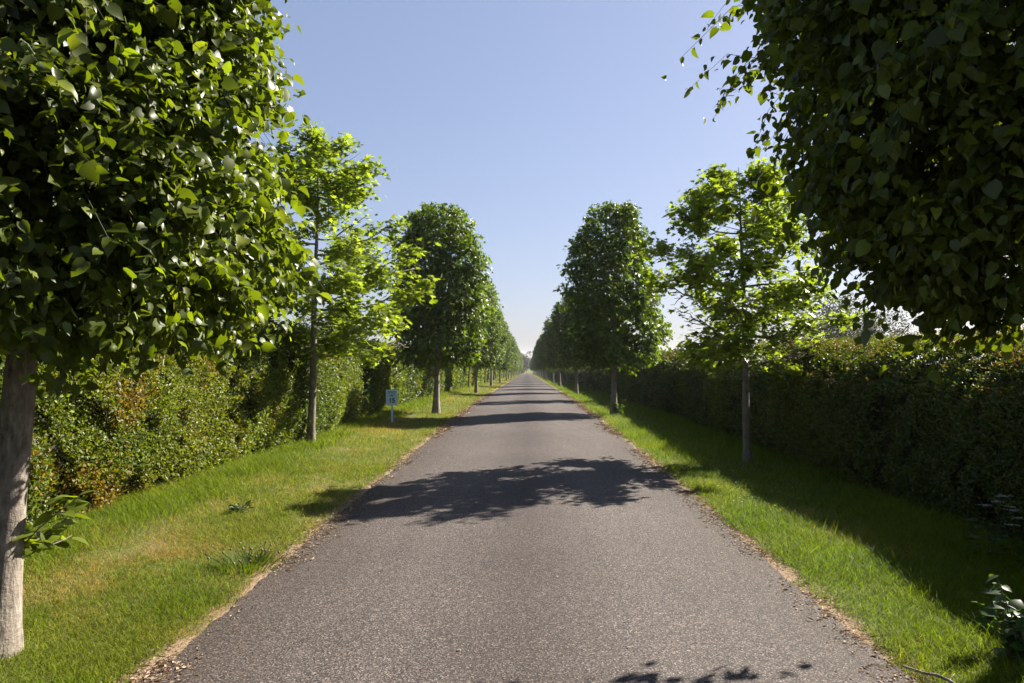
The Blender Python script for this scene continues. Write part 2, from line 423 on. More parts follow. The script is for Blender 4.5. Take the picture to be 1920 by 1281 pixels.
# ------------------------------------------------------------------ hedges
def make_hedge(side, label):
    r = np.random.default_rng(71 + side)
    f0 = 4.30 if side < 0 else 4.62            # lateral of the face at the foot
    Ht = 2.08 if side < 0 else 2.04
    root = empty('hedge', (side * (f0 + .6), 10, gzf(side * 5, 10)))
    tag(root, label, 'hedge', 'hedges lining the drive')
    ox, oy, oz = root.location
    def face(y, z):
        P = np.stack([y, z], 1)
        b = .10 * nz(P, 81 + side, 1.1) + .06 * nz(P, 82 + side, 3.2) + .16 * nz(np.stack([y, 0 * z], 1), 83 + side, .35)
        zt = Ht + .05 * nz(np.stack([y, 0 * z], 1), 84 + side, .9)
        rh = .62 if side < 0 else .80
        t = np.clip((z - (zt - rh)) / rh, 0, 1)
        rnd = (.50 if side < 0 else 1.05) * (1 - np.sqrt(np.clip(1 - t * t, 0, 1)))
        foot = .14 * sstep(.5, 0., z)
        return f0 - b + rnd + .05 * z + foot, zt
    # inner thicket
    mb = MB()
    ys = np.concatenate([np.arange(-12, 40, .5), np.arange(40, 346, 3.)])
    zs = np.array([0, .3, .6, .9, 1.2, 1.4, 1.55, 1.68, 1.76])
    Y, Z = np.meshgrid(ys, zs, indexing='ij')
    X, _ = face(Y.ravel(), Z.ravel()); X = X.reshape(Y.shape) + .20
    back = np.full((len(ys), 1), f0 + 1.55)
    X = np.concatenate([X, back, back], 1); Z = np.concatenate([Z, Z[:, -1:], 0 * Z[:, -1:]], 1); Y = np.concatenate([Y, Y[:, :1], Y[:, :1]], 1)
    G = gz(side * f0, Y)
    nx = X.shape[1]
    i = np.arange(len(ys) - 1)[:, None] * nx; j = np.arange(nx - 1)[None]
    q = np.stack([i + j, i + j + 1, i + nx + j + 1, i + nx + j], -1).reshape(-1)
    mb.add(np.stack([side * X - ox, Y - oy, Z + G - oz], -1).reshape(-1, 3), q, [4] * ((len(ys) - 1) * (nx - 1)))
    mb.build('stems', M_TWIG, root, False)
    # foliage
    mb = MB()
    zones = [(-8., 4., 350, .070, KITE), (4., 9., 6200, .040, OVAL), (9., 14., 4200, .046, OVAL), (14., 24., 2000, .060, KITE), (24., 45., 700, .095, KITE), (45, 100, 190, .17, KITE), (100, 345, 45, .34, KITE)]
    for y0, y1, dens, ls, tpl in zones:
        if side > 0 and y0 < 24 and y0 > 0: dens = dens * .9
        n = int((y1 - y0) * (Ht + .5) * dens)
        y = r.uniform(y0, y1, n)
        z = r.uniform(.0, Ht + .02, n) ** 1.0
        z = np.where(r.random(n) < .20, Ht - np.abs(r.normal(0, .16, n)), z)
        fx, zt = face(y, z)
        P = np.stack([y, z], 1)
        depth = np.abs(r.normal(0, .10, n)) - .04
        hole = nz(P, 91 + side, 4.5) + .6 * nz(P, 92 + side, 11.)
        depth += np.where(hole < -.42, .15, 0)
        x = fx + depth
        on = z > zt - .05                       # top growth, runs back across the hedge
        x = np.where(on, fx + r.uniform(0, 1.1, n), x)
        z = np.where(on, zt + .05 * nz(P, 93, 6.) + np.abs(r.normal(0, .05, n)), z)
        out = np.stack([-side * np.ones(n), np.zeros(n), .25 + .9 * sstep(Ht - .5, Ht, z)], 1)
        ax = out * .35 + r.normal(0, .55, (n, 3)) + np.array([0, 0, .25])
        no = out * .7 + np.array([0, 0, .45]) + r.normal(0, .45, (n, 3))
        # species patches
        sp = .6 * nz(P * np.array([1, .5]), 94 + side, .55) + .5 * nz(P, 95 + side, 1.6) + r.normal(0, .2, n)
        t = r.uniform(.6, 1.35, (n, 1))
        c = np.where((sp > .1)[:, None], np.array([.172, .212, .016]), np.array([.094, .136, .014])) * t
        if side < 0:
            c = np.where((sp < -.55)[:, None], np.array([.055, .085, .030]) * t, c)
            bz = np.exp(-((y - 8.0 - .25 * (z - 1)) / .62) ** 2) * .50 + .55 * nz(P, 97, 3.8) + r.normal(0, .26, n)
            c = np.where((bz > .66)[:, None], np.array([.24, .160, .020]) * t, c)
            yl = np.exp(-((y - 9.5) / 1.6) ** 2) + .4 * nz(P, 98, 2.0) + r.normal(0, .2, n)
            c = np.where(((yl > .6) & (bz <= .66))[:, None], np.array([.170, .195, .018]) * t, c)
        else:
            c *= np.array([.72, .74, .62])  # whole right hedge toned darker: shade of its face put into leaf colour
            br = sstep(1.5, 1.95, z) * .7 + .5 * nz(P, 99, 1.2) + r.normal(0, .25, n)
            c = np.where((br > .75)[:, None], np.array([.150, .105, .025]) * t, c)
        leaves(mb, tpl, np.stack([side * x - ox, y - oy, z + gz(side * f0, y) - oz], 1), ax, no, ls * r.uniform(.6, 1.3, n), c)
    # shoots standing out of the top and the face
    n = 2600 if side < 0 else 4600
    y = np.where(r.random(n) < .7, r.uniform(4, 16, n), r.uniform(16, 60, n)); z = Ht - np.abs(r.normal(0, .12, n))
    top = r.random(n) < .65
    z = np.where(top, z, r.uniform(.2, Ht, n))
    fx, zt = face(y, z)
    x = fx + np.where(top, r.uniform(0, .6, n), 0.)
    z = np.where(top, zt, z)
    d = nrm(np.stack([-side * np.where(top, .3, .9) * np.ones(n), r.normal(0, .4, n), np.where(top, 1., .35)], 1) + r.normal(0, .2, (n, 3)))
    Ls = r.uniform(.06, .22, n)
    K = 8
    s = (np.arange(K) + .5) / K
    b = np.stack([side * x, y, z + gz(side * f0, y)], 1)
    pts = (b[:, None] + d[:, None] * (Ls[:, None] * s)[..., None]).reshape(-1, 3)
    m = len(pts)
    dd = np.repeat(d, K, 0)
    ax = dd * .6 + r.normal(0, .6, (m, 3)); no = np.array([0, 0, .6]) + r.normal(0, .5, (m, 3))
    c = np.array([.105, .150, .020]) * np.repeat(r.uniform(.6, 1.3, (n, 1)), K, 0)
    if side > 0:
        c = np.where(np.repeat(r.random((n, 1)) < .35, K, 0), np.array([.16, .10, .03]), c)
    leaves(mb, KITE, pts - np.array([ox, oy, oz]), ax, no, np.clip(pts[:, 1] / 10, .9, 3) * r.uniform(.020, .042, m), c)
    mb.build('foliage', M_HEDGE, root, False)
make_hedge(-1, 'sunlit clipped hedge with an orange patch, left of the drive')
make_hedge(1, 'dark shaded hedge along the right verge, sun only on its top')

# ------------------------------------------------------------------ trees
def curve(p0, p1, sag, n=7, seed=0):
    r = np.random.default_rng(seed)
    t = np.linspace(0, 1, n)[:, None]
    p0 = np.asarray(p0, float); p1 = np.asarray(p1, float)
    L = np.linalg.norm(p1 - p0)
    w = np.stack([np.interp(t[:, 0], np.linspace(0, 1, 5), np.concatenate([[0], r.normal(0, .035 * L, 3), [0]])) for _ in range(3)], 1)
    return p0 + (p1 - p0) * t + np.array([0, 0, 1.]) * sag * L * (4 * t * (1 - t)) + w

def lime_skeleton(mb, seed, h, r0, lean, zs, rs, first, sides=14, nl=18, fine=1):
    r = np.random.default_rng(seed)
    n = 26 if fine else 12
    t = np.linspace(0, 1, n)
    wob = np.stack([nz(np.stack([t * 3, t * 0], 1), seed + 1, 1.2), nz(np.stack([t * 3, t * 0 + 1], 1), seed + 2, 1.2)], 1) * .03
    pts = np.stack([lean[0] * t + wob[:, 0] - wob[0, 0], lean[1] * t + wob[:, 1] - wob[0, 1], -.08 + h * .93 * t], 1)
    zz = np.maximum(pts[:, 2], 0)
    rad = r0 * .22 * np.exp(-zz / .28) + r0 * (1 - .30 * np.clip(zz / 1.8, 0, 1)) * np.clip(1 - (zz - 1.8) / (h * .95 - 1.8), .12, 1) ** np.where(zz > 1.8, .8, 0) + r0 * .28 * np.exp(-zz / .10)
    mb.tube(pts, rad, sides, None, .035, seed)
    for k in range(nl):
        f = (k + .5) / nl
        z0 = first + (h * .78 - first) * f
        a = k * 2.39996 + r.normal(0, .3)
        p0 = np.array([np.interp(z0, pts[:, 2], pts[:, i]) for i in range(3)])
        z1 = min(h * .97, z0 + r.uniform(.3, .9))
        rr = np.interp(z1, zs, rs) * r.uniform(.6, .85)
        p1 = np.array([math.cos(a) * rr, math.sin(a) * rr, z1])
        c = curve(p0, p1, .06, 7, seed + 50 + k)
        rb = r0 * (.34 - .2 * f)
        mb.tube(c, np.linspace(rb, rb * .25, 7), 6)
        for q in range(3):
            i = r.integers(2, 6)
            d = nrm(np.array([math.cos(a + r.normal(0, .8)), math.sin(a + r.normal(0, .8)), r.normal(.1, .4)]))
            mb.tube(curve(c[i], c[i] + d * r.uniform(.3, .6), .05, 5, seed + 300 + k * 3 + q), np.linspace(rb * .4, rb * .1, 5), 5)

def lime_crown(mb, seed, zs, rs, ncl, lpc, lsize, tpl, twig=.30, bias=0., holes=-.62, shell=3.2, dark=1., twigs=None, lob=(.11, .06), droop=.25, outer=0., bract=0., tone=(1., 1., 1.)):
    r = np.random.default_rng(seed)
    zs = np.asarray(zs, float); rs = np.asarray(rs, float)
    zg = np.linspace(zs[0], zs[-1], 300); rg = np.interp(zg, zs, rs)
    cdf = np.cumsum(rg + .35); cdf /= cdf[-1]
    z = np.interp(r.random(ncl), cdf, zg)
    th = r.uniform(0, 6.283, ncl)
    u = 1 - r.beta(1, shell, ncl) * .85
    q = np.stack([np.cos(th) * 1.4, np.sin(th) * 1.4, z], 1)
    lobe = 1 + lob[0] * nz(q, seed + 1, 1.5) + lob[1] * nz(q, seed + 2, 3.6) + outer
    rr = np.interp(z, zs, rs)
    slope = -(np.interp(z + .15, zs, rs) - np.interp(z - .15, zs, rs)) / .3
    rad = rr * lobe * u
    p = np.stack([np.cos(th) * rad + bias, np.sin(th) * rad, z + .12 * nz(q, seed + 3, 2.2)], 1)
    keep = nz(p, seed + 4, 2.6) + .5 * nz(p, seed + 5, 6.) > holes
    p, th, slope = p[keep], th[keep], slope[keep]; n = len(p)
    o = nrm(np.stack([np.cos(th), np.sin(th), np.clip(slope, -.6, 1.2)], 1))
    tw = nrm(o + r.normal(0, .38, (n, 3)) + np.array([0, 0, -.08]))
    L = twig * r.uniform(.6, 1.35, n)
    cn = nz(p, seed + 6, 1.7)
    if twigs is not None:
        for k in r.choice(n, min(n, twigs), False):
            a = p[k] - tw[k] * L[k] * .8
            e = p[k] + tw[k] * L[k] - np.array([0, 0, droop * .9 * L[k]])
            twmb = np.array([a, p[k] + tw[k] * L[k] * .3, e])
            mb[1].tube(twmb, [.0028, .002, .0012], 4)
    mbl = mb[0]
    K = lpc
    s = np.linspace(.05, 1, K)[None] + r.normal(0, .04, (n, K))
    base = p[:, None] + tw[:, None] * (L[:, None] * s)[..., None] - np.array([0, 0, 1.]) * (droop * L[:, None] * s ** 2)[..., None]
    side = nrm(np.cross(tw, np.array([0, 0, 1.])))
    sg = np.where((np.arange(K) % 2) == 0, 1, -1)[None, :, None]
    O = np.repeat(o[:, None], K, 1); S = side[:, None] * sg
    base = base + S * r.uniform(.01, .05, (n, K, 1)) + r.normal(0, .018, (n, K, 3))
    ax = O * .40 + S * .45 + np.array([0, 0, -.62]) + r.normal(0, .48, (n, K, 3))
    no = O * .50 + np.array([0, 0, .60]) + r.normal(0, .55, (n, K, 3))
    t = r.uniform(.62, 1.35, (n, K, 1))
    c = np.array([.100, .132, .011]) * t * (1 + .22 * cn[:, None, None]) * dark
    young = (r.random((n, K, 1)) < .10)
    c = np.where(young, np.array([.165, .195, .020]) * t, c)
    sz = lsize * np.clip(np.exp(r.normal(0, .30, (n, K))), .45, 1.75)
    f = lambda a: a.reshape(-1, 3)
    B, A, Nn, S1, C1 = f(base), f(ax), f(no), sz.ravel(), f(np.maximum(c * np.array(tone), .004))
    if tpl is HEART:
        h2 = r.random(len(B)) < .5; br = r.random(len(B)) < bract
        leaves(mbl, HEART, B[~h2 & ~br], A[~h2 & ~br], Nn[~h2 & ~br], S1[~h2 & ~br], C1[~h2 & ~br])
        leaves(mbl, HEART2, B[h2 & ~br], A[h2 & ~br], Nn[h2 & ~br], S1[h2 & ~br], C1[h2 & ~br])
        nb = br.sum()
        leaves(mbl, OVAL, B[br], A[br] + np.array([0, 0, -.8]), Nn[br], S1[br] * .85, np.array([.22, .26, .07]) * r.uniform(.7, 1.2, (nb, 1)), S1[br] * .30)
    else:
        leaves(mbl, tpl, B, A, Nn, S1, C1)
    return p, tw, L

def shoots(mb, tmb, r, cx, cy, n, hmin, hmax, spread, lsize, colr=(.075, .135, .018), drift=(0., 0.), z0=0.):
    """Leafy suckers at a trunk's foot."""
    for k in range(n):
        a = r.uniform(0, 6.283); d = spread * r.random() ** .5
        b = np.array([cx + .25 * d * math.cos(a), cy + .25 * d * math.sin(a), z0])
        h = r.uniform(hmin, hmax)
        e = np.array([cx + d * math.cos(a) + drift[0], cy + d * math.sin(a) + drift[1], h])
        c = curve(b, e, .08, 6, int(r.integers(1e6)))
        tmb.tube(c, np.linspace(.006, .002, 6), 5)
        K = int(6 + h * 12)
        s = np.linspace(.12, 1, K)
        p = np.stack([np.interp(s, np.linspace(0, 1, 6), c[:, i]) for i in range(3)], 1) + r.normal(0, .02, (K, 3))
        q = r.uniform(0, 6.283, K)
        ax = np.stack([np.cos(q), np.sin(q), -.15 + r.normal(0, .3, K)], 1)
        no = np.stack([r.normal(0, .35, K), r.normal(0, .35, K), np.ones(K)], 1)
        leaves(mb, HEART, p, ax, no, lsize * r.uniform(.5, 1.2, K), np.array(colr) * r.uniform(.6, 1.4, (K, 1)))

def near_lime(x, y, seed, zs, rs, r0, lean, label, h, ncl, lsize, dark=1., shoot=None, holes=-.62, bias=0.):
    root = empty('lime_tree', (x, y, gzf(x, y)))
    tag(root, label, 'tree', 'lime trees lining the drive')
    tm, lm, wm = MB(), MB(), MB()
    lime_skeleton(tm, seed, h, r0, lean, zs, rs, zs[0] + .15, 28, 20)
    lime_crown((lm, wm), seed, zs, rs, ncl, 11, lsize, HEART, .27, bias, holes, 2.3, dark, 1800, (.15, .09), .30, -.02, .05)
    # longer sprays hanging out of the outline
    lime_crown((lm, wm), seed + 40, zs, rs, 760, 14, lsize * 1.05, HEART, .40, bias, .05, 30., dark, 760, (.13, .09), .75, -.08, .10)
    r = np.random.default_rng(seed + 9)
    tm.build('trunk', M_BARK, root, True)
    cr = lm.build('crown', M_LIME, root, True)
    wm.build('twigs', M_SHOOT, root)
    if shoot:
        sm, st = MB(), MB()
        shoots(sm, st, r, *shoot)
        b = sm.build('basal_shoots', M_LIME, root, True)
        st.build('stems', M_BARK, b)
    return root

near_lime(-3.075, 4.24, 101, [1.98, 2.12, 2.38, 3.0, 3.7, 5.0, 6.2], [1.10, 1.50, 1.58, 1.42, 1.28, 1.05, .45], .108, (.42, .1),
          'nearest lime tree on the left, pale trunk at the frame edge, large sunlit drooping leaves', 6.3, 10500, .055,
          1., (.08, .04, 4, .56, 1.0, .20, .10, (.14, .18, .022), (.17, .22), .50))
near_lime(3.22, 4.56, 131, [2.26, 2.42, 2.70, 3.05, 3.7, 5.0, 6.4], [.40, .75, 1.04, 1.38, 1.74, 1.4, .5], .105, (-.05, .0),
          'nearest lime tree at the right, dark backlit crown overhanging the shaded hedge', 6.5, 7600, .057,
          .9, (-.30, -.12, 15, .18, .46, .26, .085, (.055, .10, .022)), -.50)

# lime of the middle distance: two variants, then copies
def mid_lime(seed, zs, rs, bias, h, name='lime_tree'):
    root = empty(name, (0, 0, 0))
    tm, lm = MB(), MB()
    lime_skeleton(tm, seed, h, .105, (.05, .02), zs, rs, zs[0] + .1, 10, 16, 0)
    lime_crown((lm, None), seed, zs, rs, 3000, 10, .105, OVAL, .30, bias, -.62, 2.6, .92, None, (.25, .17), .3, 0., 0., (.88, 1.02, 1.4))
    tm.build('trunk', M_BARK, root, True)
    lm.build('crown', M_LIME, root, False)
    return root
limeA = mid_lime(201, [1.72, 1.9, 2.4, 3.6, 5.2, 6.0, 6.45], [.7, 1.15, 1.28, 1.28, 1.22, 1.0, .45], .12, 6.4)
limeC = mid_lime(261, [1.85, 2.05, 2.5, 3.3, 4.6, 5.5, 6.1], [.7, 1.05, 1.12, 1.26, 1.22, 1.05, .6], -.05, 6.1)
limeB = mid_lime(231, [1.75, 1.95, 2.45, 3.4, 4.6, 5.8, 6.7], [.8, 1.18, 1.30, 1.30, 1.18, .95, .45], .0, 6.6)

# plane trees
def plane_tree(x, y, seed, zs, rs, h, lean, nl, label, off=(0., 0.), first=1.75, r0=.075, lsize=.125, nleaf=13, gap=None, cl=-.42):
    r = np.random.default_rng(seed)
    root = empty('plane_tree', (x, y, gzf(x, y)))
    tag(root, label, 'tree', 'plane trees behind the limes')
    tm, bm, lm = MB(), MB(), MB()
    n = 16; t = np.linspace(0, 1, n)
    pts = np.stack([lean[0] * t + .03 * nz(np.stack([t * 4, 0 * t], 1), seed, 1.), lean[1] * t + .03 * nz(np.stack([t * 4, 0 * t + 2], 1), seed, 1.), -.06 + (h - .15) * t], 1)
    zz = np.maximum(pts[:, 2], 0)
    tm.tube(pts, r0 * (1 - .25 * np.clip(zz / 1.9, 0, 1)) * np.clip(1 - (zz - 1.9) / (h - 1.9), .1, 1) ** .9 + .03 * np.exp(-zz / .1), 14, None, .04, seed)
    ends = []
    for k in range(nl):
        f = (k + .3) / nl
        z0 = first + (h * .93 - first) * f ** .95
        a = k * 2.39996 + r.normal(0, .25)
        p0 = np.array([np.interp(z0, pts[:, 2], pts[:, i]) for i in range(3)])
        z1 = min(h, z0 + r.uniform(.10, .55) + .12 * (1 - f))
        rr = np.interp(z1, zs, rs) * r.uniform(.82, 1.05)
        ctr = np.array([off[0], off[1], 0]) * np.clip(np.interp(z1, zs, rs) / max(rs), 0, 1)
        p1 = np.array([p0[0] + math.cos(a) * rr, p0[1] + math.sin(a) * rr, z1]) + ctr
        c = curve(p0, p1, -.07, 8, seed + k)
        rb = .030 * (1 - .65 * f)
        bm.tube(c, np.linspace(rb, rb * .3, 8), 6)
        ends.append((p1, nrm(p1 - c[-3]), .28))
        m = int(5 + 7 * rr)
        for q in range(m):
            s = r.uniform(.15, .98); i = s * 7
            b = np.array([np.interp(i, np.arange(8), c[:, d]) for d in range(3)])
            ang = a + r.choice([-1, 1]) * r.uniform(.4, 1.2)
            d = nrm(np.array([math.cos(ang), math.sin(ang), r.uniform(-.45, .55)]))
            L = r.uniform(.25, .55) * (1.1 - .3 * s) * min(1., rr + .2)
            e = b + d * L
            if gap and gap(e): continue
            bm.tube(curve(b, e, -.05, 5, seed + 1000 + k * 20 + q), np.linspace(rb * .45, rb * .14, 5), 5)
            ends.append((e, d, L * .7)); ends.append((b + d * L * .6, d, L * .5))
    P = np.array([e[0] for e in ends]); D = np.array([e[1] for e in ends]); Lr = np.array([e[2] for e in ends])
    kk = nz(P, seed + 77, 2.6) > cl
    P, D, Lr = P[kk], D[kk], Lr[kk]
    m = len(P); K = nleaf
    s = r.uniform(-.8, .45, (m, K))
    b = P[:, None] + D[:, None] * (Lr[:, None] * s)[..., None] + r.normal(0, .075, (m, K, 3))
    q = r.uniform(0, 6.283, (m, K))
    ax = np.stack([np.cos(q), np.sin(q), -.35 + r.normal(0, .3, (m, K))], -1) + D[:, None] * .5
    no = np.stack([r.normal(0, .45, (m, K)), r.normal(0, .45, (m, K)), np.ones((m, K))], -1)
    t = r.uniform(.65, 1.35, (m, K, 1))
    c = np.array([.190, .240, .026]) * t
    c = np.where(r.random((m, K, 1)) < .18, np.array([.225, .265, .036]) * t, c)
    ff = lambda v: v.reshape(-1, 3)
    leaves(lm, STAR, ff(b), ff(ax), ff(no), (lsize * r.uniform(.55, 1.25, (m, K))).ravel(), ff(c))
    tm.build('trunk', M_PBARK, root, True)
    bm.build('branches', M_PBARK, root, True)
    lm.build('crown', M_PLANE, root, True)
    return root

planeL = plane_tree(-4.08, 13.9, 301, [1.5, 2.1, 2.8, 3.5, 4.2, 4.6, 5.0, 5.4, 5.9], [1.0, 1.6, 1.85, 1.85, 1.25, .6, .9, .9, .45], 5.95, (.12, 0.), 38,
                    'airy bright green plane tree nearer than the speed sign, separate leaf tuft on top', (.35, 0.), 1.62, .075, .112, 17,
                    lambda e: 4.30 < e[2] < 4.62, -.75)
planeR = plane_tree(3.88, 13.1, 341, [1.5, 2.0, 2.5, 3.0, 3.7, 4.3, 4.8, 5.3], [1.1, 1.6, 1.7, 1.6, 1.45, 1.2, .8, .35], 5.35, (-.20, -.22), 32,
                    'see-through bright green plane tree with a leaning trunk before the shaded hedge', (-.05, -.40), 1.62, .068, .108, 19)

ORD = ['first', 'second', 'third', 'fourth', 'fifth', 'sixth', 'seventh', 'eighth', 'ninth', 'tenth']
limeA_used = [False]; limeB_used = [False]; limeC_used = [False]
ra = np.random.default_rng(401)
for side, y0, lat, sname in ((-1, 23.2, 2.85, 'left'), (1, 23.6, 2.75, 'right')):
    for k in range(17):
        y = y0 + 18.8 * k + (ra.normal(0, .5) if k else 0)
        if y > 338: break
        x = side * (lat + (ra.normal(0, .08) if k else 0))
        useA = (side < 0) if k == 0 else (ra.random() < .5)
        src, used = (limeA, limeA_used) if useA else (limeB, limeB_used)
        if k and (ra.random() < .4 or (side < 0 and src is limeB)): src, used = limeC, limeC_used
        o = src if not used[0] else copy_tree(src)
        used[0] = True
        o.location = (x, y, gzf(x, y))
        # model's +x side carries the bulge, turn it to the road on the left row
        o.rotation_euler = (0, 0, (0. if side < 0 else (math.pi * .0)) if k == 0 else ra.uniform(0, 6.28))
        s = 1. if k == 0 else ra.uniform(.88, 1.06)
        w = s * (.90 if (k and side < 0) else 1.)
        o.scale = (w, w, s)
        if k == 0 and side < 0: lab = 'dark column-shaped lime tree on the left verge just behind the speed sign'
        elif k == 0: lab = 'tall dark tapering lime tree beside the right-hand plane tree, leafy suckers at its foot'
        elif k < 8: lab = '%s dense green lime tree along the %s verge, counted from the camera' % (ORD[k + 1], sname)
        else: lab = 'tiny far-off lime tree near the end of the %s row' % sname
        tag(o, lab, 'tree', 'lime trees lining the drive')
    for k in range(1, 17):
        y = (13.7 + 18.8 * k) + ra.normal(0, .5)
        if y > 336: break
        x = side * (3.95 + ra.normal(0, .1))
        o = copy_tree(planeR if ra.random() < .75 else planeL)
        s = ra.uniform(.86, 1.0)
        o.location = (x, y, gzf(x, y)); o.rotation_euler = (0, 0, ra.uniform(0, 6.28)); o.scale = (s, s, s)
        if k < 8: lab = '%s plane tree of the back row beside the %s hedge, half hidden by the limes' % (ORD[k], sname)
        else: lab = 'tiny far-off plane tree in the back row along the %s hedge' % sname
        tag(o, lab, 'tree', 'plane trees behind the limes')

# suckers at the foot of the second lime on the right and further on
rs_ = np.random.default_rng(451)
sm, st = MB(), MB()
shoots(sm, st, rs_, .12, -.12, 7, .2, .5, .3, .12, (.10, .16, .03))
for o in list(COL.objects):
    if o.get('label', '').startswith('tall dark tapering lime'):
        b = sm.build('basal_shoots', M_LIME, o, True); st.build('stems', M_BARK, b)

# ------------------------------------------------------------------ trees beyond the hedges and at the end of the drive
def broad_tree(seed, h, rad, nleaf, ls, colr, z0=.2, trunk=True):
    r = np.random.default_rng(seed)
    root = empty('field_tree', (0, 0, 0))
    n = nleaf
    bl = r.normal(size=(26, 3)); bl = nrm(bl) * (r.random((26, 1)) ** .45)
    bl = bl * np.array([rad * .75, rad * .75, h * (1 - z0) * .38]) + np.array([0, 0, h * (z0 + (1 - z0) * .5)])
    br = r.uniform(.26, .44, 26) * min(rad, h * .5)
    i = r.integers(0, 26, n)
    d = nrm(r.normal(size=(n, 3)))
    p = bl[i] + d * (br[i] * (1 - .5 * r.beta(1, 3, n)))[:, None]
    k = (nz(p, seed + 1, 6. / rad) > -.7) & (p[:, 2] > .3)
    p, d = p[k], d[k]; n = len(p)
    ax = d * .5 + r.normal(0, .6, (n, 3)); no = d * .7 + np.array([0, 0, .4]) + r.normal(0, .4, (n, 3))
    c = np.array(colr) * r.uniform(.6, 1.35, (n, 1)) * (1 + .25 * nz(p, seed + 2, 3. / rad)[:, None])
    lm, tm = MB(), MB()
    leaves(lm, OVAL, p, ax, no, ls * r.uniform(.6, 1.3, n), np.maximum(c, .004))
    tm.tube([(0, 0, -.2), (0, 0, h * .3), (.05 * rad, 0, h * .75)], [.035 * h, .025 * h, .006 * h], 8)
    for q in range(9):
        b = bl[q]
        tm.tube(curve((0, 0, h * r.uniform(.15, .45)), b, .05, 6, seed + q), np.linspace(.014 * h, .004 * h, 6), 6)
    tm.build('trunk', M_PBARK, root, True)
    lm.build('crown', M_FAR, root, False)
    return root

G_FAR = 'trees closing the view at the end of the drive'
farA = broad_tree(501, 13., 6., 6500, .55, (.085, .075, .034), .0)
farB = broad_tree(521, 12., 5.5, 6500, .55, (.055, .075, .024), .0)
first = {id(farA): True, id(farB): True}
rf = np.random.default_rng(531)
for k in range(15):
    x = -70 + 10. * k + rf.normal(0, 1.5); y = 372 + rf.uniform(-10, 22)
    src = farA if (k % 3 == 0 or abs(x) < 6) else farB
    o = src if first[id(src)] else copy_tree(src); first[id(src)] = False
    s = rf.uniform(.85, 1.2)
    o.location = (x, y, gzf(9, y) - .3); o.rotation_euler = (0, 0, rf.uniform(0, 6.28)); o.scale = (s, s, s)
    tag(o, 'brownish broad tree closing the far end of the drive' if src is farA else 'greener broad tree in the far wood at the end of the drive', 'tree', G_FAR)

midA = broad_tree(551, 8.6, 3.6, 7000, .20, (.050, .056, .022), .12)
G_FIELD = 'trees standing in the field beyond the right hedge'
spots = [(26.5, 64, 1.0, 'grey-green loose tree seen over the right hedge beside the bright plane tree'),
         (34.5, 74, .95, 'second grey-green tree over the right hedge, under the hanging lime leaves'),
         (47, 82, .9, 'low field tree far right over the hedge, behind the overhanging lime'),
         (58, 90, .85, 'field tree beyond the right hedge nearest the right edge of the photo')]
for k, (x, y, s, lab) in enumerate(spots):
    o = midA if k == 0 else copy_tree(midA)
    o.location = (x, y, gzf(6, y)); o.rotation_euler = (0, 0, k * 1.7); o.scale = (s, s, s * (1 if k < 2 else .75))
    tag(o, lab, 'tree', G_FIELD)
bushA = broad_tree(571, 3.3, 2.1, 6500, .11, (.030, .052, .014), .0)
for k, (x, y, s, lab) in enumerate([(-8.2, 13.5, 1., 'dark bushy tree behind the left hedge between the nearest lime and the plane'),
                                    (-8.0, 18.5, 1.02, 'dark bushy tree behind the left hedge, straight behind the plane trunk'),
                                    (-8.4, 24.0, 1.1, 'dark bushy tree behind the left hedge above the speed sign'),
                                    (-8.6, 30.0, 1.15, 'dark bushy tree behind the left hedge beyond the second lime')]):
    o = bushA if k == 0 else copy_tree(bushA)
    o.location = (x, y, gzf(-6, y)); o.rotation_euler = (0, 0, k * 2.1); o.scale = (s, s, s)
    o.name = 'bushy_tree'
    tag(o, lab, 'tree', 'dark trees behind the left hedge')
    for ch in o.children: pass

# ------------------------------------------------------------------ speed sign
M_SIGN = plain('sign_paint', (.46, .66, .84), .45)
M_RIM = plain('sign_rim', (.62, .78, .90), .45)
M_TXT = plain('sign_text', (.012, .016, .024), .6)
M_TXT2 = plain('sign_small_text', (.07, .12, .19), .6)
sx_, sy_ = -3.50, 19.2
sgn = empty('speed_sign', (sx_, sy_, gzf(sx_, sy_)), R(4))
tag(sgn, 'small pale blue speed limit 15 sign on a post before the left hedge', 'sign')
mb = MB(); mb.box((-.025, -.02, -.1), (.025, .02, .80)); mb.build('post', M_SIGN, sgn)
mb = MB(); mb.box((-.145, -.042, .455), (.145, -.0205, .835)); panel = mb.build('panel', M_SIGN, sgn)
mb = MB()
for lo, hi in (((-.152, -.046, .448), (-.140, -.018, .842)), ((.140, -.046, .448), (.152, -.018, .842)),
               ((-.140, -.046, .829), (.140, -.018, .842)), ((-.140, -.046, .448), (.140, -.018, .461))):
    mb.box(lo, hi)
mb.build('rim', M_RIM, panel)
def text(name, body, size, zc, mat, width=None, bold=0.):
    cu = bpy.data.curves.new(name, 'FONT'); cu.body = body; cu.size = size
    cu.align_x = 'CENTER'; cu.align_y = 'CENTER'; cu.extrude = .0012; cu.offset = bold
    t = bpy.data.objects.new(name, cu); COL.objects.link(t)
    bpy.context.view_layer.update()
    me = bpy.data.meshes.new_from_object(t.evaluated_get(bpy.context.evaluated_depsgraph_get()))
    COL.objects.unlink(t); bpy.data.objects.remove(t)
    me.materials.clear(); me.materials.append(mat)
    o = bpy.data.objects.new(name, me); COL.objects.link(o); o.parent = panel
    o.rotation_euler = (R(90), 0, 0); o.location = (0, -.0445, zc)
    return o
text('lettering', 'SPEED', .078, .772, M_TXT2, bold=.0008)
text('lettering', 'LIMIT', .070, .695, M_TXT2, bold=.0006)
text('number', '15', .165, .565, M_TXT, bold=.005)

